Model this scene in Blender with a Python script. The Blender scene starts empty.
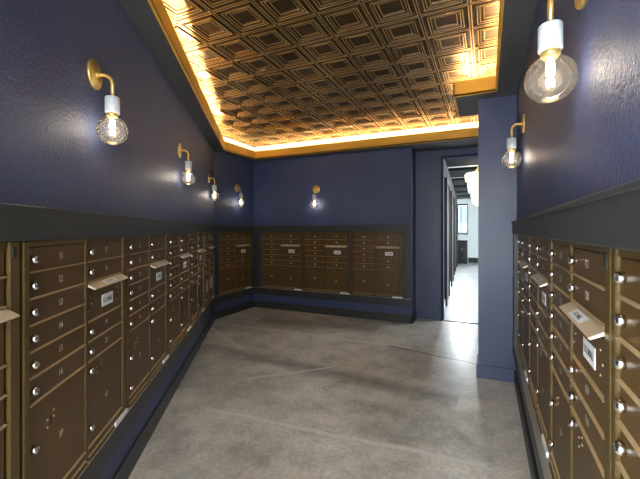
import bpy, bmesh, math, random
from math import sin, cos, pi, radians, sqrt, hypot, atan2
from mathutils import Vector, Matrix

random.seed(7)
SC = bpy.context.scene
COL = SC.collection

# ------------------------------------------------------------------ camera, world, exposure
cd = bpy.data.cameras.new('camera')
cam = bpy.data.objects.new('camera', cd)
COL.objects.link(cam)
cam.location = (0, 0, 1.3)
cam.rotation_euler = (radians(90), 0, radians(24.76))
cd.sensor_width = 36
cd.lens = 362 / 640 * 36
cd.shift_y = -9.5 / 640
cd.clip_start = 0.02
cd.clip_end = 200
SC.camera = cam

w = bpy.data.worlds.new('sky')
SC.world = w
w.use_nodes = True
bgn = w.node_tree.nodes['Background']
bgn.inputs[0].default_value = (0.86, 0.93, 1.0, 1)
bgn.inputs[1].default_value = 4.5

vs = SC.view_settings
vs.view_transform = 'Standard'
vs.look = 'None'
vs.gamma = 1
vs.use_curve_mapping = False
vs.exposure = 1.55

BULB_W = 0.30          # each globe bulb
LED_STRENGTH = 85.0   # cove strip
CORRIDOR_W = 52.0    # daylight at the corridor side windows
REAR_W = 22.0          # daylight at the glazed rear door


def area(name, loc, rot, sx, sy, power, col):
    l = bpy.data.lights.new(name, 'AREA')
    l.shape = 'RECTANGLE'
    l.size, l.size_y, l.energy, l.color = sx, sy, power, col
    o = bpy.data.objects.new(name, l)
    COL.objects.link(o)
    o.location = loc
    o.rotation_euler = rot
    return o


# daylight falling through the windows on the right side of the corridor and the rear glass door
area('daylight_corridor', (2.26, 10.0, 1.7), (0, radians(90), 0), 1.7, 6.0, CORRIDOR_W, (0.84, 0.93, 1.0))
area('daylight_rear', (-0.19, -0.44, 1.25), (radians(90), 0, 0), 0.55, 1.8, REAR_W, (0.88, 0.94, 1.0))
pt = area('daylight_portal', (-0.89, 15.72, 1.73), (radians(-90), 0, 0), 0.40, 1.2, 1.0, (1, 1, 1))
pt.data.cycles.is_portal = True


# low sun coming straight in through the window at the far end of the corridor
sl_ = bpy.data.lights.new('sun', 'SUN')
sl_.energy, sl_.angle, sl_.color = 0.30, radians(4.2), (0.88, 0.94, 1.0)
sun = bpy.data.objects.new('sun', sl_)
COL.objects.link(sun)
sun.rotation_euler = Vector((0.66, -12.8, -2.15)).to_track_quat('-Z', 'Y').to_euler()


# ------------------------------------------------------------------ materials
def mat(name, color, rough=0.5, metal=0.0, spec=0.5):
    m = bpy.data.materials.new(name)
    m.use_nodes = True
    b = m.node_tree.nodes['Principled BSDF']
    b.inputs['Base Color'].default_value = (*color, 1)
    b.inputs['Roughness'].default_value = rough
    b.inputs['Metallic'].default_value = metal
    b.inputs['Specular IOR Level'].default_value = spec
    return m


def nodes(m):
    return m.node_tree.nodes, m.node_tree.links, m.node_tree.nodes['Principled BSDF']


def coord(m, scale=(1, 1, 1), kind='Object'):
    n, l, b = nodes(m)
    tc = n.new('ShaderNodeTexCoord')
    mp = n.new('ShaderNodeMapping')
    mp.inputs['Scale'].default_value = scale
    l.new(tc.outputs[kind], mp.inputs[0])
    return mp.outputs[0]


def noise(m, vec, scale, detail=4, rough=0.5):
    n, l, b = nodes(m)
    t = n.new('ShaderNodeTexNoise')
    t.inputs['Scale'].default_value = scale
    t.inputs['Detail'].default_value = detail
    t.inputs['Roughness'].default_value = rough
    l.new(vec, t.inputs['Vector'])
    return t.outputs['Fac']


def ramp(m, fac, stops):
    n, l, b = nodes(m)
    r = n.new('ShaderNodeValToRGB')
    e = r.color_ramp.elements
    e[0].position, e[0].color = stops[0][0], (*stops[0][1], 1)
    e[1].position, e[1].color = stops[-1][0], (*stops[-1][1], 1)
    for p, c in stops[1:-1]:
        q = e.new(p)
        q.color = (*c, 1)
    l.new(fac, r.inputs[0])
    return r.outputs[0]


def bump(m, fac, strength, dist=0.01):
    n, l, b = nodes(m)
    k = n.new('ShaderNodeBump')
    k.inputs['Strength'].default_value = strength
    k.inputs['Distance'].default_value = dist
    l.new(fac, k.inputs['Height'])
    l.new(k.outputs[0], b.inputs['Normal'])


def maths(m, op, a, b_=None, c=None):
    n, l, b = nodes(m)
    k = n.new('ShaderNodeMath')
    k.operation = op
    for i, v in enumerate((a, b_, c)):
        if v is None:
            continue
        if isinstance(v, (int, float)):
            k.inputs[i].default_value = v
        else:
            l.new(v, k.inputs[i])
    return k.outputs[0]


def mix(m, fac, a, b_, mode='MIX'):
    n, l, b = nodes(m)
    k = n.new('ShaderNodeMix')
    k.data_type = 'RGBA'
    k.blend_type = mode
    ins = [s for s in k.inputs if s.type == 'RGBA']
    for s, v in ((k.inputs[0], fac), (ins[0], a), (ins[1], b_)):
        if isinstance(v, (int, float)):
            s.default_value = v
        elif isinstance(v, tuple):
            s.default_value = (*v, 1)
        else:
            l.new(v, s)
    return [s for s in k.outputs if s.type == 'RGBA'][0]


# navy wall paint with roller stipple
M_NAVY = mat('navy_paint', (0.045, 0.055, 0.115), 0.47, 0, 0.4)
v = coord(M_NAVY)
nodes(M_NAVY)[1].new(ramp(M_NAVY, noise(M_NAVY, v, 2.2, 4), [(0.3, (0.041, 0.057, 0.130)), (0.7, (0.051, 0.070, 0.154))]),
                     nodes(M_NAVY)[2].inputs['Base Color'])
bump(M_NAVY, noise(M_NAVY, v, 85, 3, 0.6), 1.0, 0.006)
M_NAVYS = mat('navy_paint_smooth', (0.050, 0.060, 0.125), 0.40, 0, 0.5)
v = coord(M_NAVYS)
bump(M_NAVYS, noise(M_NAVYS, v, 70, 3, 0.6), 0.3, 0.004)
M_JAMB = mat('navy_jamb', (0.035, 0.042, 0.085), 0.8, 0, 0.1)
M_TRIM = mat('charcoal_trim', (0.032, 0.034, 0.031), 0.45)
v = coord(M_TRIM)
bump(M_TRIM, noise(M_TRIM, v, 40, 3), 0.12, 0.004)
M_SOFFIT = mat('charcoal_soffit', (0.085, 0.082, 0.078), 0.6)
M_FASCIA = mat('gold_fascia_paint', (0.80, 0.42, 0.04), 0.45, 0.0)
v = coord(M_FASCIA, (3, 3, 40))
nodes(M_FASCIA)[1].new(ramp(M_FASCIA, noise(M_FASCIA, v, 3, 3), [(0.3, (0.74, 0.37, 0.035)), (0.7, (0.84, 0.45, 0.05))]),
                       nodes(M_FASCIA)[2].inputs['Base Color'])
M_COVE = mat('cove_white', (0.8, 0.76, 0.68), 0.7)
# pressed tin
M_TIN = mat('pressed_tin_bronze', (0.30, 0.18, 0.065), 0.42, 0.55)
v = coord(M_TIN)
nodes(M_TIN)[1].new(ramp(M_TIN, noise(M_TIN, v, 9, 5, 0.65), [(0.3, (0.055, 0.030, 0.010)), (0.72, (0.115, 0.066, 0.023))]),
                    nodes(M_TIN)[2].inputs['Base Color'])
bump(M_TIN, noise(M_TIN, v, 60, 3), 0.15, 0.004)
M_TINHI = mat('bright_tin_gold', (0.80, 0.53, 0.21), 0.34, 0.7)
# mailboxes
M_BRONZE = mat('bronze_powder_coat', (0.105, 0.066, 0.028), 0.40, 0.0)
v = coord(M_BRONZE)
nodes(M_BRONZE)[1].new(ramp(M_BRONZE, noise(M_BRONZE, v, 14, 4), [(0.3, (0.086, 0.043, 0.009)), (0.7, (0.102, 0.053, 0.012))]),
                       nodes(M_BRONZE)[2].inputs['Base Color'])
bump(M_BRONZE, noise(M_BRONZE, v, 400, 2), 0.06, 0.001)
M_FRAME = mat('bronze_frame', (0.092, 0.056, 0.016), 0.42, 0.0, 0.35)
M_HEM = mat('lit_bronze_tan', (0.42, 0.29, 0.14), 0.36, 0.1)  # paler tan paints in the light caught by the lips; rivets share it
M_HOOD = mat('brushed_light_bronze', (0.64, 0.53, 0.36), 0.36, 0.3)
v = coord(M_HOOD, (2, 60, 60))
bump(M_HOOD, noise(M_HOOD, v, 6, 2), 0.1, 0.002)
M_DARK = mat('dark_recess', (0.012, 0.009, 0.007), 0.6)
M_CHROME = mat('chrome_lock', (0.80, 0.78, 0.74), 0.18, 1.0)
M_KEY = mat('keyway_black', (0.02, 0.02, 0.02), 0.5)
M_NUM = mat('number_silver', (0.72, 0.66, 0.56), 0.4, 0.1)
M_PAPER = mat('white_label', (0.82, 0.82, 0.80), 0.5)
M_INK = mat('black_ink', (0.02, 0.02, 0.025), 0.5)
M_SILVER = mat('silver_sill', (0.50, 0.47, 0.41), 0.4, 0.6)
# sconces
M_BRASS = mat('polished_brass', (0.84, 0.60, 0.20), 0.32, 0.85)
M_MARBLE = mat('white_marble_socket', (0.74, 0.77, 0.76), 0.4)
v = coord(M_MARBLE)
nodes(M_MARBLE)[1].new(ramp(M_MARBLE, noise(M_MARBLE, v, 30, 6, 0.7), [(0.35, (0.44, 0.48, 0.49)), (0.5, (0.58, 0.61, 0.60))]),
                       nodes(M_MARBLE)[2].inputs['Base Color'])


def thin_glass(name, tint, ior=1.45, rough=0.02, haze=0.0):
    m = bpy.data.materials.new(name)
    m.use_nodes = True
    n, l = m.node_tree.nodes, m.node_tree.links
    n.clear()
    out = n.new('ShaderNodeOutputMaterial')
    mx = n.new('ShaderNodeMixShader')
    tr = n.new('ShaderNodeBsdfTransparent')
    gl = n.new('ShaderNodeBsdfGlossy')
    fr = n.new('ShaderNodeFresnel')
    fr.inputs[0].default_value = ior
    tr.inputs[0].default_value = (*tint, 1)
    gl.inputs['Roughness'].default_value = rough
    l.new(fr.outputs[0], mx.inputs[0])
    if haze:
        tl = n.new('ShaderNodeBsdfTranslucent')
        m2 = n.new('ShaderNodeMixShader')
        m2.inputs[0].default_value = haze
        tl.inputs[0].default_value = (0.9, 0.86, 0.78, 1)
        l.new(tr.outputs[0], m2.inputs[1])
        l.new(tl.outputs[0], m2.inputs[2])
        l.new(m2.outputs[0], mx.inputs[1])
    else:
        l.new(tr.outputs[0], mx.inputs[1])
    l.new(gl.outputs[0], mx.inputs[2])
    l.new(mx.outputs[0], out.inputs[0])
    return m


def emit(name, col, strength):
    m = bpy.data.materials.new(name)
    m.use_nodes = True
    b = m.node_tree.nodes['Principled BSDF']
    b.inputs['Base Color'].default_value = (*col, 1)
    b.inputs['Emission Color'].default_value = (*col, 1)
    b.inputs['Emission Strength'].default_value = strength
    return m


M_BULB = thin_glass('bulb_glass', (0.97, 0.96, 0.94), 1.30, 0.05, 0.04)  # slight translucent haze stands in for bloom around the filament
M_PANE = thin_glass('window_glass', (0.95, 0.97, 0.97), 1.45, 0.0)
M_FIL = emit('filament_glow', (1.0, 0.82, 0.56), 11)
M_LED = emit('led_glow', (1.0, 0.80, 0.48), LED_STRENGTH)
M_PEND = emit('pendant_glass_glow', (1.0, 0.93, 0.78), 0.55)
# corridor
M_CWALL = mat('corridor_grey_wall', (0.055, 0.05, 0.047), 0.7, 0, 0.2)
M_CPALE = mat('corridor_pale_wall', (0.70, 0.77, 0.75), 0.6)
M_CCEIL = mat('corridor_ceiling', (0.86, 0.90, 0.88), 0.7)
M_BEAM = mat('black_beam', (0.004, 0.006, 0.007), 0.7, 0, 0.2)
M_CFLOOR = mat('pale_corridor_concrete', (0.52, 0.53, 0.54), 0.35)
v = coord(M_CFLOOR)
nodes(M_CFLOOR)[1].new(ramp(M_CFLOOR, noise(M_CFLOOR, v, 1.6, 7, 0.6), [(0.3, (0.36, 0.365, 0.37)), (0.7, (0.50, 0.505, 0.51))]), nodes(M_CFLOOR)[2].inputs['Base Color'])
M_BLACK = mat('black_satin', (0.012, 0.012, 0.013), 0.35)
M_CDOOR = mat('grey_door', (0.06, 0.054, 0.05), 0.7, 0, 0.2)
M_FACADE = mat('pale_facade', (0.17, 0.18, 0.19), 0.8)
M_FACGL = mat('facade_glass', (0.06, 0.08, 0.11), 0.4)

# polished concrete
M_FLOOR = mat('polished_concrete', (0.3, 0.29, 0.27), 0.3, 0, 1.0)


def floor_nodes(m):
    n, l, b = nodes(m)
    tc = n.new('ShaderNodeTexCoord')
    vec = tc.outputs['Object']
    big = noise(m, vec, 0.9, 8, 0.62)
    mid = noise(m, vec, 3.2, 10, 0.74)
    fine = noise(m, vec, 38, 5, 0.7)
    c = ramp(m, big, [(0.30, (0.40, 0.368, 0.318)), (0.5, (0.72, 0.675, 0.59)), (0.70, (0.88, 0.84, 0.76))])
    c = mix(m, 0.8, c, ramp(m, mid, [(0.34, (0.50, 0.49, 0.47)), (0.5, (0.95, 0.95, 0.94)), (0.66, (1.22, 1.21, 1.18))]), 'MULTIPLY')
    c = mix(m, 0.55, c, ramp(m, fine, [(0.32, (0.55, 0.55, 0.55)), (0.66, (1.25, 1.25, 1.25))]), 'MULTIPLY')
    sep = n.new('ShaderNodeSeparateXYZ')
    l.new(vec, sep.inputs[0])
    wob = maths(m, 'MULTIPLY', maths(m, 'SUBTRACT', noise(m, vec, 3.0, 6, 0.7), 0.5), 0.16)
    brk = noise(m, vec, 2.2, 5, 0.7)

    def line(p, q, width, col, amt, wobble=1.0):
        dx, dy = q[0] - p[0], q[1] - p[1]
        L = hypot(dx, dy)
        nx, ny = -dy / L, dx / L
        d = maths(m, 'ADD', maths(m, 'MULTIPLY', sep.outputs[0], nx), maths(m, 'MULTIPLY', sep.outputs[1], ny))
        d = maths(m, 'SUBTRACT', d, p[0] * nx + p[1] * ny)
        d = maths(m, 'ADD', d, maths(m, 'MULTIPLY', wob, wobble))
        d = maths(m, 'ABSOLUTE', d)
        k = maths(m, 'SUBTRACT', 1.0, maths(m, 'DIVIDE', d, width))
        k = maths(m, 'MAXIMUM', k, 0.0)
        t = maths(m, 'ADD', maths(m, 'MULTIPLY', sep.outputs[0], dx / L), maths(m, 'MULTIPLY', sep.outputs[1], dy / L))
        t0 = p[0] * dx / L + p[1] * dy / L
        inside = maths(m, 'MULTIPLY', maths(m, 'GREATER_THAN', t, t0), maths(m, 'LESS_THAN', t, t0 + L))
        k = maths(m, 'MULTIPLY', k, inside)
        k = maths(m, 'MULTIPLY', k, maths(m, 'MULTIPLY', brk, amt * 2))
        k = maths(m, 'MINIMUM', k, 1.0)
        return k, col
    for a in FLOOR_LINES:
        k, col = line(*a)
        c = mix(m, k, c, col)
    l.new(c, b.inputs['Base Color'])
    r = maths(m, 'ADD', maths(m, 'MULTIPLY', mid, 0.12), 0.24)
    l.new(r, b.inputs['Roughness'])
    bump(m, noise(m, vec, 22, 6, 0.7), 0.10, 0.004)


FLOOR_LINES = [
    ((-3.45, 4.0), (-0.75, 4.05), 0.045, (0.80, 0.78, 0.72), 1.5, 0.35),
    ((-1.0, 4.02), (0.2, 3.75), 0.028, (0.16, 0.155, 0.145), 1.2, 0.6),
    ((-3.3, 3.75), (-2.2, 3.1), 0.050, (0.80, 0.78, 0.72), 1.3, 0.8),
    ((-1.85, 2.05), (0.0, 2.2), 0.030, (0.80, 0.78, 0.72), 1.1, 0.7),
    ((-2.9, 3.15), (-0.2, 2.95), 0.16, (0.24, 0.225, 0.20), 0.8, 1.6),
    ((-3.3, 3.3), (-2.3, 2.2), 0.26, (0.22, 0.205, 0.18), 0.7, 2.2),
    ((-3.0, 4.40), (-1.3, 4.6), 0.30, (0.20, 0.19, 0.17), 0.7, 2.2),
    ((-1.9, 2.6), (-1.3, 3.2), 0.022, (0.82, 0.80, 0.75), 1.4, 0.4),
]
floor_nodes(M_FLOOR)


# ------------------------------------------------------------------ mesh helpers
class MB:
    def __init__(self):
        self.v, self.f, self.m, self.s = [], [], [], []

    def face(self, idx, mi=0, smooth=False):
        self.f.append(tuple(idx))
        self.m.append(mi)
        self.s.append(smooth)

    def box(self, x0, y0, z0, x1, y1, z1, mi=0, skip=()):
        b = len(self.v)
        self.v += [(x0, y0, z0), (x1, y0, z0), (x1, y1, z0), (x0, y1, z0), (x0, y0, z1), (x1, y0, z1), (x1, y1, z1), (x0, y1, z1)]
        for k, q in enumerate(((0, 3, 2, 1), (4, 5, 6, 7), (0, 1, 5, 4), (1, 2, 6, 5), (2, 3, 7, 6), (3, 0, 4, 7))):
            self.face([b + i for i in q], mi)
        return self

    def cbox(self, x0, y0, z0, x1, y1, z1, c=0.002, mi=0):
        """box whose front (low y) face is chamfered by c"""
        b = len(self.v)
        for y, k in ((y1, 0), (y0 + c, 0), (y0, c)):
            self.v += [(x0 + k, y, z0 + k), (x1 - k, y, z0 + k), (x1 - k, y, z1 - k), (x0 + k, y, z1 - k)]
        self.face([b, b + 3, b + 2, b + 1][::-1], mi)
        for r in (0, 4):
            for i in range(4):
                j = (i + 1) % 4
                self.face([b + r + j, b + r + i, b + r + 4 + i, b + r + 4 + j], mi)
        self.face([b + 8, b + 9, b + 10, b + 11], mi)
        return self

    def prism(self, prof, a0, a1, axis='x', mi=0):
        """extrude a closed (p,q) profile along an axis"""
        b = len(self.v)
        n = len(prof)
        for a in (a0, a1):
            for p, q in prof:
                self.v.append((a, p, q) if axis == 'x' else (p, a, q) if axis == 'y' else (p, q, a))
        self.face([b + i for i in range(n)][::-1], mi)
        self.face([b + n + i for i in range(n)], mi)
        for i in range(n):
            j = (i + 1) % n
            self.face([b + i, b + j, b + n + j, b + n + i], mi)
        return self

    def lathe(self, prof, origin=(0, 0, 0), axis='z', seg=20, mi=0, smooth=True, cap0=True, cap1=True):
        """prof: list of (radius, distance along axis)"""
        b = len(self.v)
        ox, oy, oz = origin
        for r, h in prof:
            for k in range(seg):
                a = 2 * pi * k / seg
                p, q = r * cos(a), r * sin(a)
                self.v.append((ox + p, oy + q, oz + h) if axis == 'z' else (ox + p, oy + h, oz + q) if axis == 'y' else (ox + h, oy + p, oz + q))
        for i in range(len(prof) - 1):
            for k in range(seg):
                j = (k + 1) % seg
                self.face([b + i * seg + k, b + i * seg + j, b + (i + 1) * seg + j, b + (i + 1) * seg + k], mi, smooth)
        if cap0:
            self.face([b + k for k in range(seg)][::-1], mi)
        if cap1:
            self.face([b + (len(prof) - 1) * seg + k for k in range(seg)], mi)
        return self

    def tube(self, pts, r, seg=12, mi=0):
        b = len(self.v)
        P = [Vector(p) for p in pts]
        up = Vector((0.13, 0.2, 0.97))
        for i, p in enumerate(P):
            t = (P[min(i + 1, len(P) - 1)] - P[max(i - 1, 0)]).normalized()
            sd = t.cross(up)
            if sd.length < 0.05:
                sd = t.cross(Vector((1, 0, 0)))
            sd.normalize()
            if i and sd.dot(last) < 0:
                sd = -sd
            last = sd
            u2 = sd.cross(t)
            for k in range(seg):
                a = 2 * pi * k / seg
                self.v.append(tuple(p + sd * (r * cos(a)) + u2 * (r * sin(a))))
        for i in range(len(P) - 1):
            for k in range(seg):
                j = (k + 1) % seg
                self.face([b + i * seg + k, b + i * seg + j, b + (i + 1) * seg + j, b + (i + 1) * seg + k], mi, True)
        self.face([b + k for k in range(seg)][::-1], mi)
        self.face([b + (len(P) - 1) * seg + k for k in range(seg)], mi)
        return self

    def poly(self, pts, z0, z1, mi=0):
        return self.prism([(p[0], p[1]) for p in pts], z0, z1, 'z', mi)

    def text(self, s, size, cx, cz, y, mi=0, squash=1.0):
        for vv, ff in [glyphs(s)]:
            b = len(self.v)
            for (px, py) in vv:
                self.v.append((cx + px * size * squash, y, cz + py * size))
            for q in ff:
                self.face([b + i for i in q], mi)
        return self

    def mesh(self, name, mats, fix=True):
        me = bpy.data.meshes.new(name)
        me.from_pydata(self.v, [], self.f)
        for x in (mats if isinstance(mats, (list, tuple)) else [mats]):
            me.materials.append(x)
        me.polygons.foreach_set('material_index', self.m)
        me.polygons.foreach_set('use_smooth', self.s)
        if fix:
            bm = bmesh.new()
            bm.from_mesh(me)
            bmesh.ops.recalc_face_normals(bm, faces=bm.faces)
            bm.to_mesh(me)
            bm.free()
        me.update()
        return me

    def build(self, name, mats, parent=None, fix=True):
        return put(name, self.mesh(name, mats, fix), parent)


def put(name, me, parent=None, loc=(0, 0, 0)):
    o = bpy.data.objects.new(name, me)
    COL.objects.link(o)
    o.location = loc
    if parent:
        o.parent = parent
    return o


_gl = {}


def glyphs(s):
    """outline faces of a short string, unit cap height, centred"""
    if s in _gl:
        return _gl[s]
    cu = bpy.data.curves.new('lettering', 'FONT')
    cu.body = s
    cu.size = 1.0
    cu.resolution_u = 2
    cu.offset = 0.022
    o = bpy.data.objects.new('lettering', cu)
    COL.objects.link(o)
    dg = bpy.context.evaluated_depsgraph_get()
    me = bpy.data.meshes.new_from_object(o.evaluated_get(dg))
    vv = [(q.co.x, q.co.y) for q in me.vertices]
    ff = [tuple(p.vertices) for p in me.polygons]
    bpy.data.objects.remove(o)
    bpy.data.curves.remove(cu)
    bpy.data.meshes.remove(me)
    x0, x1 = min(a for a, _ in vv), max(a for a, _ in vv)
    y0, y1 = min(a for _, a in vv), max(a for _, a in vv)
    h = y1 - y0
    vv = [((a - (x0 + x1) / 2) / h, (b - (y0 + y1) / 2) / h) for a, b in vv]
    _gl[s] = (vv, ff)
    return _gl[s]


def thing(name, label, cat, loc, rotz=0, group=None):
    o = bpy.data.objects.new(name, None)
    o.empty_display_size = 0.1
    COL.objects.link(o)
    o.location = loc
    o.rotation_euler = (0, 0, rotz)
    o['label'], o['category'] = label, cat
    if group:
        o['group'] = group
    return o


def struct(o):
    o['kind'] = 'structure'
    return o


def on_wall(o, p, rotz):
    o.location = (p[0], p[1], 0)
    o.rotation_euler = (0, 0, rotz)
    return o


# ------------------------------------------------------------------ plan of the room
UX, UY = -0.55231, 0.83364            # direction of the diagonal left wall (away from the camera)
NX, NY = 0.83364, 0.55231             # its normal into the room
WL = (-1.7277, 1.298)                 # s = 0 on the left wall
ROT_L = atan2(UY, UX)
XR = 0.23                             # right wall
XF = -3.60                            # short corner wall
YB = 5.115                            # back wall
XE = -0.958                           # end of the back wall
YD = 5.46                             # doorway wall
YR = -0.40                            # rear wall
ZS, ZF, ZC = 2.452, 2.58, 2.72        # soffit underside, fascia top, ceiling
TOP = 2.80


def lpt(s, d=0.0):
    return (WL[0] + s * UX + d * NX, WL[1] + s * UY + d * NY)


S_END = (XF - WL[0]) / UX
S_REAR = (YR - WL[1]) / UY
CF = lpt(S_END)
CR = lpt(S_REAR)

# floor: room, nook and corridor
mb = MB()
mb.box(-5.0, -1.0, -0.1, 2.6, YD, 0.0)
struct(mb.build('floor', M_FLOOR))
mb = MB()
mb.box(-2.2, YD, -0.1, 2.6, 17.5, 0.0)
struct(mb.build('floor_corridor', M_CFLOOR))
mb = MB()
mb.prism([(YD - 0.02, 0.0), (YD + 0.02, 0.0), (YD + 0.012, 0.006), (YD - 0.012, 0.006)], -0.6, 0.25)
struct(mb.build('trim_threshold', M_DARK))


# walls (thickness outward)
def wall_run(name, p, q, nx, ny, m=M_NAVY, z0=0.0, z1=TOP, t=0.12):
    """wall slab from p to q, thickened away from the room normal (nx, ny)"""
    mb = MB()
    mb.poly([p, q, (q[0] - nx * t, q[1] - ny * t), (p[0] - nx * t, p[1] - ny * t)], z0, z1)
    return struct(mb.build(name, m))


e = 0.1
REC_L, REC_R = 0.0, 0.025           # the mailbox faces of the side walls sit back from the plaster
wall_run('wall_left', lpt(S_REAR - 0.3), lpt(S_END + 0.02), NX, NY, z0=1.30)
wall_run('wall_left_lower', lpt(S_REAR - 0.3, -REC_L), lpt(S_END + 0.04, -REC_L), NX, NY, z1=1.31)
wall_run('wall_corner', (XF, CF[1] - 0.02), (XF, YB + 0.12), 1, 0)
mb = MB()
mb.poly([(XF - 0.1, YB), (XE, YB), (XE, YD + 0.1), (XF - 0.1, YD + 0.1)], 0, TOP)
struct(mb.build('wall_back', M_NAVY))
mb = MB()
mb.box(XE - 0.02, YD, 0, -0.60, YD + 0.14, TOP)
mb.box(-0.60, YD, 2.36, 0.25, YD + 0.14, TOP)
mb.box(0.25, YD, 0, 1.7, YD + 0.14, TOP)
struct(mb.build('wall_doorway', M_NAVYS))
wall_run('wall_right', (XR, YR - 0.1), (XR, 3.7), -1, 0, z0=1.30)
wall_run('wall_right_lower', (XR + REC_R, YR - 0.1), (XR + REC_R, 3.7), -1, 0, z1=1.31)
mb = MB()
mb.box(-0.07, 3.50, 0, XR + 0.02, 3.80, ZS + 0.01)
struct(mb.build('wall_pillar', M_NAVYS))
mb = MB()
mb.box(XR + 0.02, 3.68, 0, 1.7, 3.80, TOP)
mb.box(1.6, 3.80, 0, 1.72, YD, TOP)
struct(mb.build('wall_nook', M_NAVYS))
# rear wall with a glazed door
mb = MB()
mb.box(CR[0] - 0.1, YR - 0.1, 0, -0.50, YR, TOP)
mb.box(0.12, YR - 0.1, 0, XR + 0.02, YR, TOP)
mb.box(-0.50, YR - 0.1, 2.2, 0.12, YR, TOP)
struct(mb.build('wall_rear', M_NAVYS))
dr = MB()
for x0, x1 in ((-0.50, -0.44), (0.06, 0.12)):
    dr.box(x0, YR - 0.08, 0, x1, YR - 0.03, 2.2)
dr.box(-0.44, YR - 0.08, 0, 0.06, YR - 0.03, 0.22)
dr.box(-0.44, YR - 0.08, 2.12, 0.06, YR - 0.03, 2.2)
dro = struct(dr.build('door_1', M_BLACK))
g = MB().box(-0.44, YR - 0.06, 0.22, 0.06, YR - 0.052, 2.12).build('pane', M_PANE, dro)

# doorway casing
mb = MB()
mb.box(-0.60, YD - 0.012, 0, -0.57, YD + 0.15, 2.36)
mb.box(0.22, YD - 0.012, 0, 0.25, YD + 0.15, 2.36)
mb.box(-0.57, YD - 0.012, 2.33, 0.22, YD + 0.15, 2.36)
struct(mb.build('trim_doorway', M_JAMB))

# ------------------------------------------------------------------ ceiling: pressed tin
mb = MB()
PITCH = 0.302
X0, Y0 = -0.099 - PITCH * 12, 2.43 - PITCH * 10
# (half size fraction, drop below the ceiling plane)
RINGS = [(0.500, 0.012), (0.486, 0.012), (0.480, 0.018), (0.462, 0.018), (0.456, 0.010), (0.415, 0.008), (0.405, 0.000), (0.385, 0.000),
         (0.370, 0.020), (0.350, 0.020), (0.338, 0.008), (0.322, 0.008), (0.312, 0.016), (0.296, 0.016), (0.284, 0.002),
         (0.245, 0.000), (0.236, 0.010), (0.220, 0.010), (0.208, 0.002)]
BRIGHT = {2, 3, 8, 9, 12, 13, 16, 17}     # raised beads, in a brighter gold
for i in range(19):
    for j in range(20):
        cx, cy = X0 + (i + 0.5) * PITCH, Y0 + (j + 0.5) * PITCH
        if (cx - WL[0]) * NX + (cy - WL[1]) * NY < -0.3 or cy > YB + 0.2 or cy < YR - 0.2 or cx < XF - 0.2:
            continue
        if cx > XR + 0.2 and cy < 3.4:
            continue
        b = len(mb.v)
        for fr, dz in RINGS:
            h = fr * PITCH
            for sx, sy in ((-1, -1), (1, -1), (1, 1), (-1, 1)):
                mb.v.append((cx + sx * h, cy + sy * h, ZC - dz))
        for r in range(len(RINGS) - 1):
            for k in range(4):
                q = (k + 1) % 4
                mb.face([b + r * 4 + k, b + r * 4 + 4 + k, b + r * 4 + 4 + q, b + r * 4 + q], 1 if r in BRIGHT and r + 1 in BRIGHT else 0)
        r = (len(RINGS) - 1) * 4 + b
        mb.face([r + 3, r + 2, r + 1, r])
me = mb.mesh('ceiling', [M_TIN, M_TINHI], fix=False)
bm = bmesh.new()
bm.from_mesh(me)
for co, no in (((WL[0], WL[1], 0), (-NX, -NY, 0)), ((XF, 0, 0), (-1, 0, 0)), ((0, YB, 0), (0, 1, 0)), ((0, YR, 0), (0, -1, 0)), ((1.6, 0, 0), (1, 0, 0))):
    bmesh.ops.bisect_plane(bm, geom=bm.verts[:] + bm.edges[:] + bm.faces[:], plane_co=co, plane_no=no, clear_outer=True)
bm.to_mesh(me)
bm.free()
struct(put('ceiling', me))
mb = MB()
mb.box(-5.0, -1.0, TOP - 0.06, 2.6, YD + 0.14, TOP + 0.02)
struct(mb.build('ceiling_slab', M_SOFFIT))

# soffit round the room (hollow trough behind a gold fascia)
DL = 0.16
XI, YI, XRI = -3.42, 4.90, 0.065
FX, FY0, FY1 = -0.265, 3.33, 3.96


def lin(x=None, y=None, d=DL):
    """point of the offset left line at given x or y"""
    p = lpt(0, d)
    s = (x - p[0]) / UX if x is not None else (y - p[1]) / UY
    return (p[0] + s * UX, p[1] + s * UY)


iA = lin(y=YR)
iB = lin(x=XI)
inner = [iA, iB, (XI, YI), (1.6, YI)]
mb = MB()
zt = ZS + 0.016
mb.poly([CR, CF, iB, iA], ZS, zt)
mb.poly([CF, (XF, YB), (XI, YI), iB], ZS, zt)
mb.poly([(XF, YB), (1.6, YB), (1.6, YI), (XI, YI)], ZS, zt)
mb.poly([(XE, YB), (XE, YD), (1.6, YD), (1.6, YB)], ZS, zt)
mb.poly([(XR, YR), (XRI, YR), (XRI, FY0), (XR, FY0)], ZS, zt)
mb.poly([(FX, FY0), (1.6, FY0), (1.6, FY1), (FX, FY1)], ZS, zt)
struct(mb.build('soffit', M_SOFFIT))


def fascia(mb, p, q, t=0.014, z0=ZS - 0.004, z1=ZF):
    """vertical board along p-q, thickness to the left of p->q"""
    dx, dy = q[0] - p[0], q[1] - p[1]
    L = hypot(dx, dy)
    nx, ny = -dy / L * t, dx / L * t
    mb.poly([p, q, (q[0] + nx, q[1] + ny), (p[0] + nx, p[1] + ny)], z0, z1)


mb = MB()
for p, q in zip(inner[:-1], inner[1:]):
    fascia(mb, p, q, -0.014 if False else 0.014)
ring2 = [(1.6, FY1), (FX, FY1), (FX, FY0), (XRI, FY0), (XRI, YR)]
for p, q in zip(ring2[:-1], ring2[1:]):
    fascia(mb, p, q)
struct(mb.build('trim_cove_fascia', M_FASCIA))

# LED strip lying in the trough
mb = MB()


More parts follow.
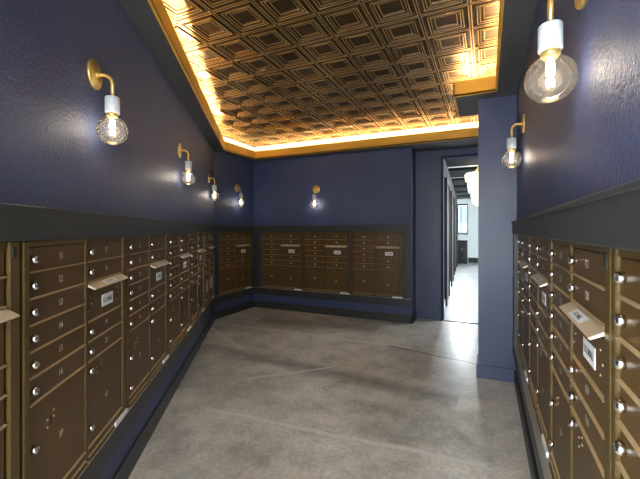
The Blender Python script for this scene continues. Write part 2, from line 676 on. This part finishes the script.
def strip(mb, p, q, off=0.06, wd=0.016, z=zt + 0.03, trim=0.05):
    dx, dy = q[0] - p[0], q[1] - p[1]
    L = hypot(dx, dy)
    ux, uy = dx / L, dy / L
    nx, ny = -uy, ux
    a = (p[0] + ux * trim, p[1] + uy * trim)
    b = (q[0] - ux * trim, q[1] - uy * trim)
    mb.poly([(a[0] + nx * off, a[1] + ny * off), (b[0] + nx * off, b[1] + ny * off),
             (b[0] + nx * (off + wd), b[1] + ny * (off + wd)), (a[0] + nx * (off + wd), a[1] + ny * (off + wd))], z, z + 0.006)


for p, q in zip(inner[:-1], inner[1:]):
    strip(mb, p, q)
for p, q in zip(ring2[:-1], ring2[1:]):
    strip(mb, p, q)
struct(mb.build('trim_led_strip', M_LED))

# cove lining above the soffit
mb = MB()
fascia(mb, lpt(S_REAR, 0.012), lpt(S_END, 0.012), 0.01, zt, ZC - 0.02)
fascia(mb, (XF + 0.012, CF[1]), (XF + 0.012, YB), 0.01, zt, ZC - 0.02)
fascia(mb, (XF, YB - 0.012), (1.6, YB - 0.012), 0.01, zt, ZC - 0.02)
fascia(mb, (XR - 0.012, 3.4), (XR - 0.012, YR), 0.01, zt, ZC - 0.02)
struct(mb.build('trim_cove_lining', M_COVE))


# ------------------------------------------------------------------ rails, boards and baseboards round the mailboxes
def board(mb, x0, x1, z0, z1, t, c=0.003, rec=0.0):
    mb.cbox(x0, -t, z0, x1, rec, z1, c)


def wall_trim(name, p, rot, L0, L1, zb, casings, rec=0.0):
    """top rail, lower board, casings, baseboard along a wall; local x runs left to right facing the wall"""
    mb = MB()
    board(mb, L0, L1, 1.268, 1.366, 0.034, 0.004, rec if rec < 0.001 else 0.0)
    if rec:
        mb.box(L0, -0.02, 1.268, L1, rec, 1.30)
    mb.cbox(L0, -0.040, 1.358, L1, 0.0, 1.372, 0.003)
    board(mb, L0, L1, zb - 0.112, zb, 0.030, 0.004, rec)
    for a, b in casings:
        board(mb, a, b, zb, 1.268, 0.030, 0.003, rec)
    mb.cbox(L0, -0.034, zb - 0.003, L1, rec, zb + 0.002, 0.001, 1)
    on_wall(struct(mb.build('trim_' + name, [M_TRIM, M_SILVER])), p, rot)
    mb = MB()
    mb.prism([(rec, 0), (-0.020, 0), (-0.020, 0.094), (-0.014, 0.106), (rec, 0.106)], L0, L1)
    on_wall(struct(mb.build('baseboard_' + name, M_TRIM)), p, rot)


ZB_L, ZB_B = 0.368, 0.338
S_R = S_REAR
wall_trim('left', WL, ROT_L, S_REAR + 0.02, S_END - 0.012, ZB_L, [(3.222, S_END - 0.012)], REC_L)
wall_trim('corner', (XF, CF[1]), pi / 2, 0.012, YB - CF[1], ZB_B, [(0.012, 0.075), (0.897, YB - CF[1] - 0.03)])
wall_trim('back', (XF, YB), 0, 0.03, XE - XF, ZB_B, [(0.03, 0.135), (2.545, XE - XF - 0.004)])
wall_trim('right', (XR, 3.5), -pi / 2, 0.0, 3.88, ZB_L, [(0.0, 0.12)], REC_R)
mb = MB()
mb.box(XE, YB - 0.02, 0, XE + 0.02, YD - 0.02, 0.106)
mb.box(XE, YB - 0.02, 0, XE + 0.02, YB, 0.106)
struct(mb.build('baseboard_back_end', M_TRIM))
mb = MB()
mb.box(XE, YD - 0.016, 0, -0.60, YD, 0.10)
mb.box(0.25, YD - 0.016, 0, 1.6, YD, 0.10)
struct(mb.build('baseboard_doorway', M_NAVYS))
mb = MB()
mb.box(-0.086, 3.484, 0, XR - 0.03, 3.50, 0.11)
mb.box(-0.086, 3.50, 0, -0.07, 3.80, 0.11)
struct(mb.build('baseboard_pillar', M_NAVYS))

# ------------------------------------------------------------------ mailbox units
# columns inside a unit (local x), facing the wall
W_UNIT = 0.800
C1 = (0.030, 0.378)
C2 = (0.400, 0.748)
Y_BACK, Y_FR, Y_DR = -0.008, -0.026, -0.019
_cache = {}


def cached(key, fn):
    if key not in _cache:
        _cache[key] = fn()
    return _cache[key]


def lock_mesh():
    mb = MB()
    mb.lathe([(0.0125, 0.0), (0.0125, -0.006), (0.0115, -0.012), (0.0085, -0.0145), (0.006, -0.0145)], (0, 0, 0), 'y', 16)
    mb.box(-0.0013, -0.0152, -0.005, 0.0013, -0.0140, 0.005, 1)
    return mb.mesh('lock', [M_CHROME, M_KEY])


def door_mesh(wd, h):
    def fn():
        mb = MB()
        g = 0.0015
        mb.cbox(0 + g, Y_DR, 0.0055, wd - g, Y_BACK, h - g, 0.0015)
        # rolled lip along the bottom edge
        mb.prism([(Y_BACK, 0.0015), (-0.026, 0.0015), (-0.026, 0.0030), (Y_DR, 0.0062), (Y_BACK, 0.0062)], -0.001, wd + 0.001, 'x', 1)
        return mb.mesh('door', [M_BRONZE, M_HEM])
    return cached(('door', round(wd, 4), round(h, 4)), fn)


def keyhole_mesh():
    mb = MB()
    for dx, dz in ((-0.024, 0.010), (-0.024, -0.014), (0.012, 0.028), (0.012, 0.008)):
        mb.lathe([(0.0038, 0.0), (0.003, -0.002)], (dx, 0, dz), 'y', 10, 0)
    mb.box(-0.012, -0.0008, -0.011, -0.003, 0, 0.013, 1)
    return mb.mesh('keyhole_plate', [M_HEM, M_DARK])


def number_mesh(s):
    return cached(('n', s), lambda: MB().text(s, 0.023, 0, 0, -0.0006, 0, 0.85).mesh('number', [M_NUM], fix=False))


def hood_mesh(wd):
    def fn():
        mb = MB()
        x0, x1 = -0.004, wd + 0.006
        # sloping lid with a folded front edge
        mb.prism([(-0.012, 0.010), (-0.012, 0.003), (-0.050, -0.015), (-0.054, -0.011), (-0.018, 0.010)], x0, x1)
        mb.prism([(-0.0175, 0.0102), (-0.0175, 0.015), (-0.008, 0.015), (-0.008, 0.0102)], x0 + 0.003, x1 - 0.003)
        # sticker on the slope
        a, b = wd * 0.30, wd * 0.68
        n = (-0.504, 0.864)
        P = [(-0.0255, 0.0056), (-0.0475, -0.0072)]
        k = len(mb.v)
        for (yy, zz) in P:
            for xx in (a, b):
                mb.v.append((xx, yy + n[0] * 0.0012, zz + n[1] * 0.0012))
        mb.face([k, k + 2, k + 3, k + 1], 1)
        vv, ff = glyphs('U.S. MAIL')
        k = len(mb.v)
        for px, py in vv:
            t = 0.5 - py * 0.5
            yy = P[0][0] + (P[1][0] - P[0][0]) * t
            zz = P[0][1] + (P[1][1] - P[0][1]) * t
            mb.v.append(((a + b) / 2 + px * 0.0135, yy + n[0] * 0.0022, zz + n[1] * 0.0022))
        for q in ff:
            mb.face([k + i for i in q], 2)
        return mb.mesh('hood', [M_HOOD, M_PAPER, M_INK], fix=False)
    return cached(('hood', wd), fn)


def slot_mesh(wd, h):
    def fn():
        mb = MB()
        mb.cbox(0.0015, Y_DR + 0.001, 0.0055, wd - 0.0015, Y_BACK, h - 0.030, 0.0015)
        mb.prism([(Y_BACK, 0.0015), (-0.026, 0.0015), (-0.026, 0.0030), (Y_DR, 0.0062), (Y_BACK, 0.0062)], -0.001, wd + 0.001, 'x', 1)
        mb.box(0.004, Y_BACK - 0.002, h - 0.030, wd - 0.004, Y_BACK, h - 0.004, 2)
        for dx in (0.022, wd - 0.05):
            for dz in (0.045, 0.075, 0.105):
                mb.lathe([(0.0035, 0.0), (0.0028, -0.002)], (dx + (0.018 if abs(dz - 0.075) < 0.01 else 0), Y_DR + 0.001, dz * h / 0.168), 'y', 8, 1)
        return mb.mesh('mail_slot_panel', [M_BRONZE, M_HEM, M_DARK])
    return cached(('slot', wd, h), fn)


def label_mesh():
    mb = MB()
    mb.box(-0.058, -0.0012, -0.026, 0.058, 0, 0.026, 0)
    mb.text('U.S. MAIL', 0.020, 0, 0, -0.0018, 1, 0.85)
    return mb.mesh('slot_label', [M_PAPER, M_INK], fix=False)


def mailbox_unit(p, rot, zt_, row, par, zb, first, label, tag_strip=True, stickers=False):
    """zt_: top of the top door, row: door pitch, zb: bottom of the frame"""
    r = thing('mailbox_unit', label, 'mailbox', (p[0], p[1], zb), rot, 'bronze mailbox banks')
    r.location.z = 0
    z0 = zt_ - 6 * row - par
    fr = MB()
    ztop = 1.266
    fr.box(0, Y_BACK, zb, W_UNIT, -0.001, ztop)
    fr.cbox(0.0005, Y_FR, zb, C1[0], Y_BACK, ztop, 0.003)
    fr.cbox(C1[1] + 0.0005, Y_FR + 0.002, zb, C2[0] - 0.0005, Y_BACK, ztop, 0.003)
    fr.cbox(0.758, Y_FR, zb, W_UNIT - 0.0005, Y_BACK, ztop, 0.002)
    for a, b in (C1, C2):
        fr.box(a, Y_FR + 0.004, zt_ + 0.001, b, Y_BACK, ztop)
        fr.prism([(Y_BACK, zb), (-0.032, zb), (-0.032, zb + 0.004), (-0.022, zb + 0.010), (-0.022, z0 - 0.001), (Y_BACK, z0 - 0.001)], a, b, 'x', 0)
        fr.prism([(Y_BACK, zb + 0.014), (-0.028, zb + 0.014), (-0.028, zb + 0.016), (-0.022, zb + 0.020), (Y_BACK, zb + 0.020)], a, b, 'x', 1)
    put('frame', fr.mesh('frame', [M_FRAME, M_HEM]), r)
    lk = cached('lock', lock_mesh)
    kh = cached('kh', keyhole_mesh)
    num = first

    def door(x, z, wd, h, s, parcel=0):
        d = put('parcel_door' if parcel else 'door', door_mesh(wd, h), r, (x, 0, z))
        if parcel == 1:
            locks = [(0.024, h * 0.60), (0.024, h * 0.14)]
            put('keyhole_plate', kh, d, (wd * 0.36, Y_DR, h * 0.72))
            nz = h * 0.50
        elif parcel == 2:
            locks = [(0.024, h * 0.89), (0.024, h * 0.22)]
            put('keyhole_plate', kh, d, (wd * 0.33, Y_DR, h * 0.84))
            nz = h * 0.42
        else:
            locks = [(0.024, h * 0.52)]
            nz = h * 0.55
        for lx, lz in locks:
            put('lock', lk, d, (lx, Y_DR, lz))
        put('number', number_mesh(s), d, (wd * 0.52, Y_DR, nz))
        return d
    for k in range(6):
        door(C1[0], zt_ - (k + 1) * row, C1[1] - C1[0], row, str(num))
        num += 1
    pn = 2 * (first // 10) + 1
    d1 = door(C1[0], z0, C1[1] - C1[0], par, '%dP' % pn, 1)
    wd = C2[1] - C2[0]
    for k in (0, 1, 4, 5):
        door(C2[0], zt_ - (k + 1) * row, wd, row, str(num))
        num += 1
    d2 = door(C2[0], z0, wd, par, '%dP' % (pn + 1), 2)
    sl = put('mail_slot_panel', slot_mesh(wd, 2 * row), r, (C2[0], 0, zt_ - 4 * row))
    h = put('hood', hood_mesh(wd), sl, (0, 0, 2 * row - 0.012))
    put('slot_label', cached('lab', label_mesh), sl, (wd * 0.56, Y_DR + 0.001, row * 0.80))
    # small dark latch at the top of the right jamb
    mb = MB()
    mb.cbox(0.764, Y_FR - 0.003, ztop - 0.046, 0.782, Y_FR, ztop - 0.014, 0.002)
    put('latch', cached('latch', lambda: mb.mesh('latch', [M_DARK])), r)
    if tag_strip:
        mb = MB()
        mb.box(W_UNIT - 0.15, -0.0345, zb + 0.0015, W_UNIT - 0.005, -0.0265, zb + 0.022)
        put('label_strip', mb.mesh('label_strip', [M_PAPER]), r)
    if stickers:
        o = put('paper_sticker', MB().box(-0.11, -0.0012, -0.08, 0.11, 0, 0.08).mesh('paper_sticker', [M_PAPER]), d2, (wd * 0.55, Y_DR, 0.185))
        o = put('paper_sticker', MB().box(-0.085, -0.0012, -0.075, 0.085, 0, 0.075).mesh('paper_sticker', [M_HOOD]), d1, (0.21, Y_DR, 0.19))
    return r


L_TOP, L_ROW, L_PAR = 1.248, 0.0812, 0.346
B_TOP, B_ROW, B_PAR = 1.236, 0.0862, 0.347
LEFT = [
    (-1.669, 1, 'dark bronze mailbox bank at the very left edge, mostly cut off by the frame'),
    (-0.854, 11, 'large bronze mailbox bank numbered 11 to 20, nearest complete one on the left wall'),
    (-0.039, 21, 'bronze mailbox bank second among complete ones along the left wall, past numbers 11 to 20'),
    (0.776, 31, 'bronze mailbox bank in the middle of the left wall, below the second left wall lamp'),
    (1.591, 41, 'bronze mailbox bank next to last toward the far end of the left wall'),
    (2.406, 51, 'bronze mailbox bank with white paper stickers at the far end of the left wall'),
]
for s, n0, lab in LEFT:
    mailbox_unit(lpt(s, -REC_L), ROT_L, L_TOP, L_ROW, L_PAR, ZB_L, n0, lab, True, n0 == 51)
mailbox_unit((XF, CF[1] + 0.085), pi / 2, B_TOP, B_ROW, B_PAR, ZB_B, 61, 'lone bronze mailbox bank on the short wall in the far left corner')
for x, n0, lab in ((-3.435, 71, 'leftmost of the three bronze mailbox banks on the back wall'),
                   (-2.642, 81, 'middle of the three bronze mailbox banks on the back wall'),
                   (-1.848, 91, 'rightmost of the three bronze mailbox banks on the back wall, by the passage')):
    mailbox_unit((x, YB), 0, B_TOP, B_ROW, B_PAR, ZB_B, n0, lab).scale = (0.975, 1, 1)
for y, n0, lab in ((3.345, 101, 'farthest brown mailbox bank on the right wall, next to the blue pillar'),
                   (2.53, 111, 'brown mailbox bank on the right wall second from the blue pillar'),
                   (1.722, 121, 'brown mailbox bank on the right wall second from the right edge, its hood largest'),
                   (0.918, 131, 'brown mailbox bank on the right wall nearest the viewer, cut off at the right edge')):
    mailbox_unit((XR + REC_R, y), -pi / 2, L_TOP, L_ROW, L_PAR, ZB_L, n0, lab)


# ------------------------------------------------------------------ wall sconces
def bez_arm(out, drop):
    pts = [(0, 0, 0)]
    r = 0.035
    pts.append((0, -(out - r), 0))
    for k in range(1, 9):
        a = pi / 2 * k / 8
        pts.append((0, -(out - r) - r * sin(a), -r + r * cos(a)))
    pts.append((0, -out, -drop))
    return pts


OUT, DROP = 0.077, 0.100


def plate_mesh():
    mb = MB()
    mb.lathe([(0.062, -0.001), (0.062, -0.010), (0.058, -0.014), (0.0, -0.015)], (0, 0, 0), 'y', 32, cap1=False)
    mb.lathe([(0.012, -0.014), (0.012, -0.024), (0.008, -0.026)], (0, 0, 0), 'y', 16)
    return mb.mesh('backplate', [M_BRASS])


def arm_mesh():
    return MB().tube(bez_arm(OUT, DROP), 0.0075).mesh('arm', [M_BRASS])


def socket_mesh():
    mb = MB()
    z = -DROP + 0.006
    mb.lathe([(0.0, z + 0.002), (0.026, z + 0.001), (0.029, z - 0.003), (0.029, z - 0.066), (0.026, z - 0.070), (0.0, z - 0.070)], (0, -OUT, 0), 'z', 24, cap0=False, cap1=False)
    return mb.mesh('socket', [M_MARBLE])


def cap_mesh():
    mb = MB()
    z = -DROP - 0.064
    mb.lathe([(0.0235, z), (0.0235, z - 0.010), (0.018, z - 0.014), (0.018, z - 0.018)], (0, -OUT, 0), 'z', 24)
    return mb.mesh('socket_ring', [M_BRASS])


R_B = 0.0615
ZBULB = -DROP - 0.084 - 0.053


def bulb_mesh():
    mb = MB()
    prof = [(0.019, ZBULB + 0.068), (0.0205, ZBULB + 0.062)]
    for k in range(2, 24):
        a = pi * k / 24
        rr, h = R_B * sin(a), R_B * cos(a)
        if h > 0.055:
            continue
        prof.append((rr, ZBULB + h))
    prof.append((0.0005, ZBULB - R_B))
    mb.lathe(prof, (0, -OUT, 0), 'z', 32, cap0=False, cap1=False)
    return mb.mesh('bulb', [M_BULB])


def filament_mesh():
    mb = MB()
    for k in range(4):
        a = 2 * pi * k / 4 + 0.4
        x, y = 0.0085 * cos(a), 0.0085 * sin(a)
        mb.tube([(x, -OUT + y, ZBULB + 0.044), (x * 1.15, -OUT + y * 1.15, ZBULB + 0.012)], 0.0022, 8)
        mb.tube([(x * 1.1, -OUT + y * 1.1, ZBULB - 0.002), (x * 1.05, -OUT + y * 1.05, ZBULB - 0.020)], 0.0018, 8)
    return mb.mesh('filament', [M_FIL])


def stem_mesh():
    mb = MB()
    mb.lathe([(0.008, ZBULB + 0.066), (0.006, ZBULB + 0.052), (0.003, ZBULB + 0.046), (0.0012, ZBULB + 0.02), (0.0012, ZBULB - 0.022)], (0, -OUT, 0), 'z', 12)
    return mb.mesh('filament_stem', [M_PAPER])


PL, AR, SO, CA, BU, FI, ST = plate_mesh(), arm_mesh(), socket_mesh(), cap_mesh(), bulb_mesh(), filament_mesh(), stem_mesh()
bulb_light = bpy.data.lights.new('bulb_light', 'POINT')
bulb_light.energy = BULB_W
bulb_light.color = (1.0, 0.90, 0.76)
bulb_light.shadow_soft_size = 0.03


def sconce(p, z, rot, label):
    r = thing('wall_sconce', label, 'lamp', (p[0], p[1], z), rot, 'brass globe sconces')
    put('backplate', PL, r)
    put('arm', AR, r)
    so = put('socket', SO, r)
    put('socket_ring', CA, so)
    b = put('bulb', BU, r)
    put('filament', FI, b)
    put('filament_stem', ST, b)
    l = bpy.data.objects.new('bulb_light', bulb_light)
    COL.objects.link(l)
    l.location = (0, -OUT, ZBULB + 0.004)
    l.parent = r
    return r


sconce(lpt(-0.358), 1.965, ROT_L, 'largest brass sconce with globe bulb on the left wall, nearest the viewer')
sconce(lpt(1.223), 1.985, ROT_L, 'middle brass globe sconce of the three on the long left wall')
sconce(lpt(2.89), 1.984, ROT_L, 'small brass globe sconce at the far end of the long left wall')
sconce((XF, 4.662), 1.966, pi / 2, 'brass globe sconce on the short wall in the far left corner')
sconce((-2.422, YB), 1.938, 0, 'brass globe sconce alone on the back wall, seen face on')
sconce((XR, 2.796), 2.02, -pi / 2, 'brass globe sconce on the right wall beside the blue pillar')
sconce((XR, 1.130), 1.938, -pi / 2, 'very large globe sconce at the top right, cut off by the top edge')

# ------------------------------------------------------------------ corridor beyond the doorway
CX0, CX1 = -0.62, -1.10     # left wall x at YD and at the far end
CY = 15.6


def cwx(y):
    return CX0 + (CX1 - CX0) * (y - YD) / (CY - YD)


rotc = atan2(CY - YD, CX1 - CX0)
mb = MB()
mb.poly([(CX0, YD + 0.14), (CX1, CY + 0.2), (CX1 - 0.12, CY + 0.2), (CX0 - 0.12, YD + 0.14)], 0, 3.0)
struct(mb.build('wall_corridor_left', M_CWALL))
mb = MB()
mb.box(2.2, YD, 0, 2.32, CY + 0.2, 0.8)
mb.box(2.2, YD, 2.6, 2.32, CY + 0.2, 3.0)
mb.box(2.2, YD, 0.8, 2.32, 6.9, 2.6)
mb.box(2.2, 13.1, 0.8, 2.32, CY + 0.2, 2.6)
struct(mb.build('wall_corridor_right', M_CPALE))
mb = MB()
mb.box(1.6, YD + 0.02, 0, 2.3, YD + 0.14, 3.0)
mb.box(-0.9, YD + 0.005, TOP, 2.3, YD + 0.14, 3.0)
struct(mb.build('wall_corridor_front', M_CPALE))
WX0, WX1 = -1.09, -0.69
mb = MB()
mb.box(-1.3, CY, 0, WX0, CY + 0.15, 3.0)
mb.box(WX1, CY, 0, 2.3, CY + 0.15, 3.0)
mb.box(WX0, CY, 0, WX1, CY + 0.15, 1.12)
mb.box(WX0, CY, 2.35, WX1, CY + 0.15, 3.0)
struct(mb.build('wall_corridor_end', M_CPALE))
mb = MB()
mb.box(-1.4, YD + 0.14, 2.60, 2.3, CY + 0.2, 2.72)
struct(mb.build('ceiling_corridor', M_CCEIL))
mb = MB()
for x0, x1 in ((WX0, WX0 + 0.04), (WX1 - 0.03, WX1), (WX0 + 0.13, WX0 + 0.155)):
    mb.box(x0, CY + 0.03, 1.12, x1, CY + 0.09, 2.35)
mb.box(WX0, CY + 0.03, 1.12, WX1, CY + 0.09, 1.17)
mb.box(WX0, CY + 0.03, 2.30, WX1, CY + 0.09, 2.35)
wo = struct(mb.build('window_1', M_BLACK))
MB().box(WX0 + 0.04, CY + 0.055, 1.17, WX1 - 0.03, CY + 0.061, 2.30).build('pane', M_PANE, wo)
for k in range(6):
    y = 6.45 + 1.6 * k
    mb = MB()
    mb.box(cwx(y) - 0.05, y, 2.54, 2.2, y + 1.08, 2.60)
    struct(mb.build('ceiling_beam', M_BEAM))
# baseboard and doors on the corridor's left wall
mb = MB()
mb.box(0, -0.015, 0, hypot(CY - YD, CX1 - CX0), 0, 0.12)
on_wall(struct(mb.build('baseboard_corridor', M_CPALE)), (CX0, YD + 0.14), rotc)
for k, (a, wd) in enumerate(((1.0, 0.95), (3.3, 0.95), (5.6, 0.95), (7.9, 0.95))):
    mb = MB()
    mb.cbox(a - 0.08, -0.05, 0, a, -0.001, 2.2, 0.003)
    mb.cbox(a + wd, -0.05, 0, a + wd + 0.08, -0.001, 2.2, 0.003)
    mb.cbox(a, -0.05, 2.12, a + wd, -0.001, 2.2, 0.003)
    d = on_wall(struct(mb.build('door_%d' % (k + 2), M_BLACK)), (CX0, YD + 0.14), rotc)
    mb = MB()
    mb.cbox(a + 0.004, -0.03, 0.006, a + wd - 0.004, -0.002, 2.116, 0.003)
    mb.cbox(a + 0.12, -0.036, 0.25, a + wd - 0.12, -0.03, 0.95, 0.003)
    mb.cbox(a + 0.12, -0.036, 1.15, a + wd - 0.12, -0.03, 1.95, 0.003)
    mb.build('door_leaf', M_CDOOR, d)

# pendant
pl = thing('pendant_lamp', 'cream tiered glass pendant hanging on a brass cap in the corridor', 'lamp', (-0.16, 7.8, 2.60), 0)
mb = MB()
mb.tube([(0, 0, 0), (0, 0, -0.10)], 0.006)
mb.lathe([(0.012, -0.06), (0.03, -0.10), (0.075, -0.15), (0.085, -0.165)], (0, 0, 0), 'z', 20)
mb.build('brass_cap', M_BRASS, pl)
mb = MB()
prof = [(0.08, -0.165)]
for z0_, z1_, r0, r1 in ((-0.17, -0.36, 0.25, 0.235), (-0.36, -0.58, 0.20, 0.18), (-0.58, -0.80, 0.14, 0.10)):
    prof += [(r0 - 0.03, z0_ - 0.004), (r0, z0_ - 0.035), (r1, z1_ + 0.035), (r1 - 0.035, z1_)]
prof.append((0.02, -0.83))
mb.lathe(prof, (0, 0, 0), 'z', 28)
mb.build('glass_shade', M_PEND, pl)

# black cabinet below the far window
cb = thing('cabinet', 'low black two door cabinet beneath the window at the corridor end', 'cabinet', (-0.86, 15.1, 0), 0)
mb = MB()
mb.cbox(-0.17, -0.16, 0.05, 0.17, 0.2, 0.86, 0.01)
mb.box(-0.15, -0.12, 0.0, 0.15, 0.18, 0.05)
mb.build('body', M_BLACK, cb)
mb = MB()
mb.cbox(-0.185, -0.18, 0.86, 0.185, 0.21, 0.90, 0.012)
mb.build('top', M_BLACK, cb)
for sx in (-1, 1):
    mb = MB()
    x0, x1 = sorted((sx * 0.004, sx * 0.165))
    mb.cbox(x0, -0.178, 0.07, x1, -0.161, 0.85, 0.006)
    d = mb.build('door', M_BLACK, cb)
    mb = MB()
    mb.tube([(sx * 0.025, -0.190, 0.48), (sx * 0.025, -0.190, 0.60)], 0.005, 8)
    mb.box(sx * 0.025 - 0.003, -0.19, 0.50, sx * 0.025 + 0.003, -0.177, 0.507)
    mb.box(sx * 0.025 - 0.003, -0.19, 0.573, sx * 0.025 + 0.003, -0.177, 0.58)
    mb.build('handle', M_CHROME, d)
mb = MB()
mb.box(WX1 + 0.02, CY - 0.03, 0, 2.2, CY, 0.2)
struct(mb.build('baseboard_corridor_end', M_BLACK))

# house across the street, seen through the far window
bd = thing('building', 'pale building with a balcony seen outside through the corridor window', 'building', (-2.2, 40.0, -0.2), 0)
mb = MB()
mb.box(-7, 0, 0, 7, 5, 4.8)
mb.build('wall', M_FACADE, bd)
for x in (-3.9, -2.1, -0.45, 1.5, 3.3):
    mb = MB()
    mb.box(x, -0.04, 2.2, x + 0.9, -0.001, 4.0)
    wv = mb.build('window', M_FACADE, bd)
    mb = MB()
    for a in (0.06, 0.48):
        mb.box(x + a, -0.05, 2.27, x + a + 0.36, -0.041, 3.93)
    mb.build('pane', M_FACGL, wv)
mb = MB()
mb.box(-6, -0.6, 1.35, 6, -0.002, 1.5)
mb.build('balcony', M_FACADE, bd)
mb = MB()
mb.box(-30, 16.2, -0.2, 30, 60, -0.05)
struct(mb.build('ground', M_CPALE))
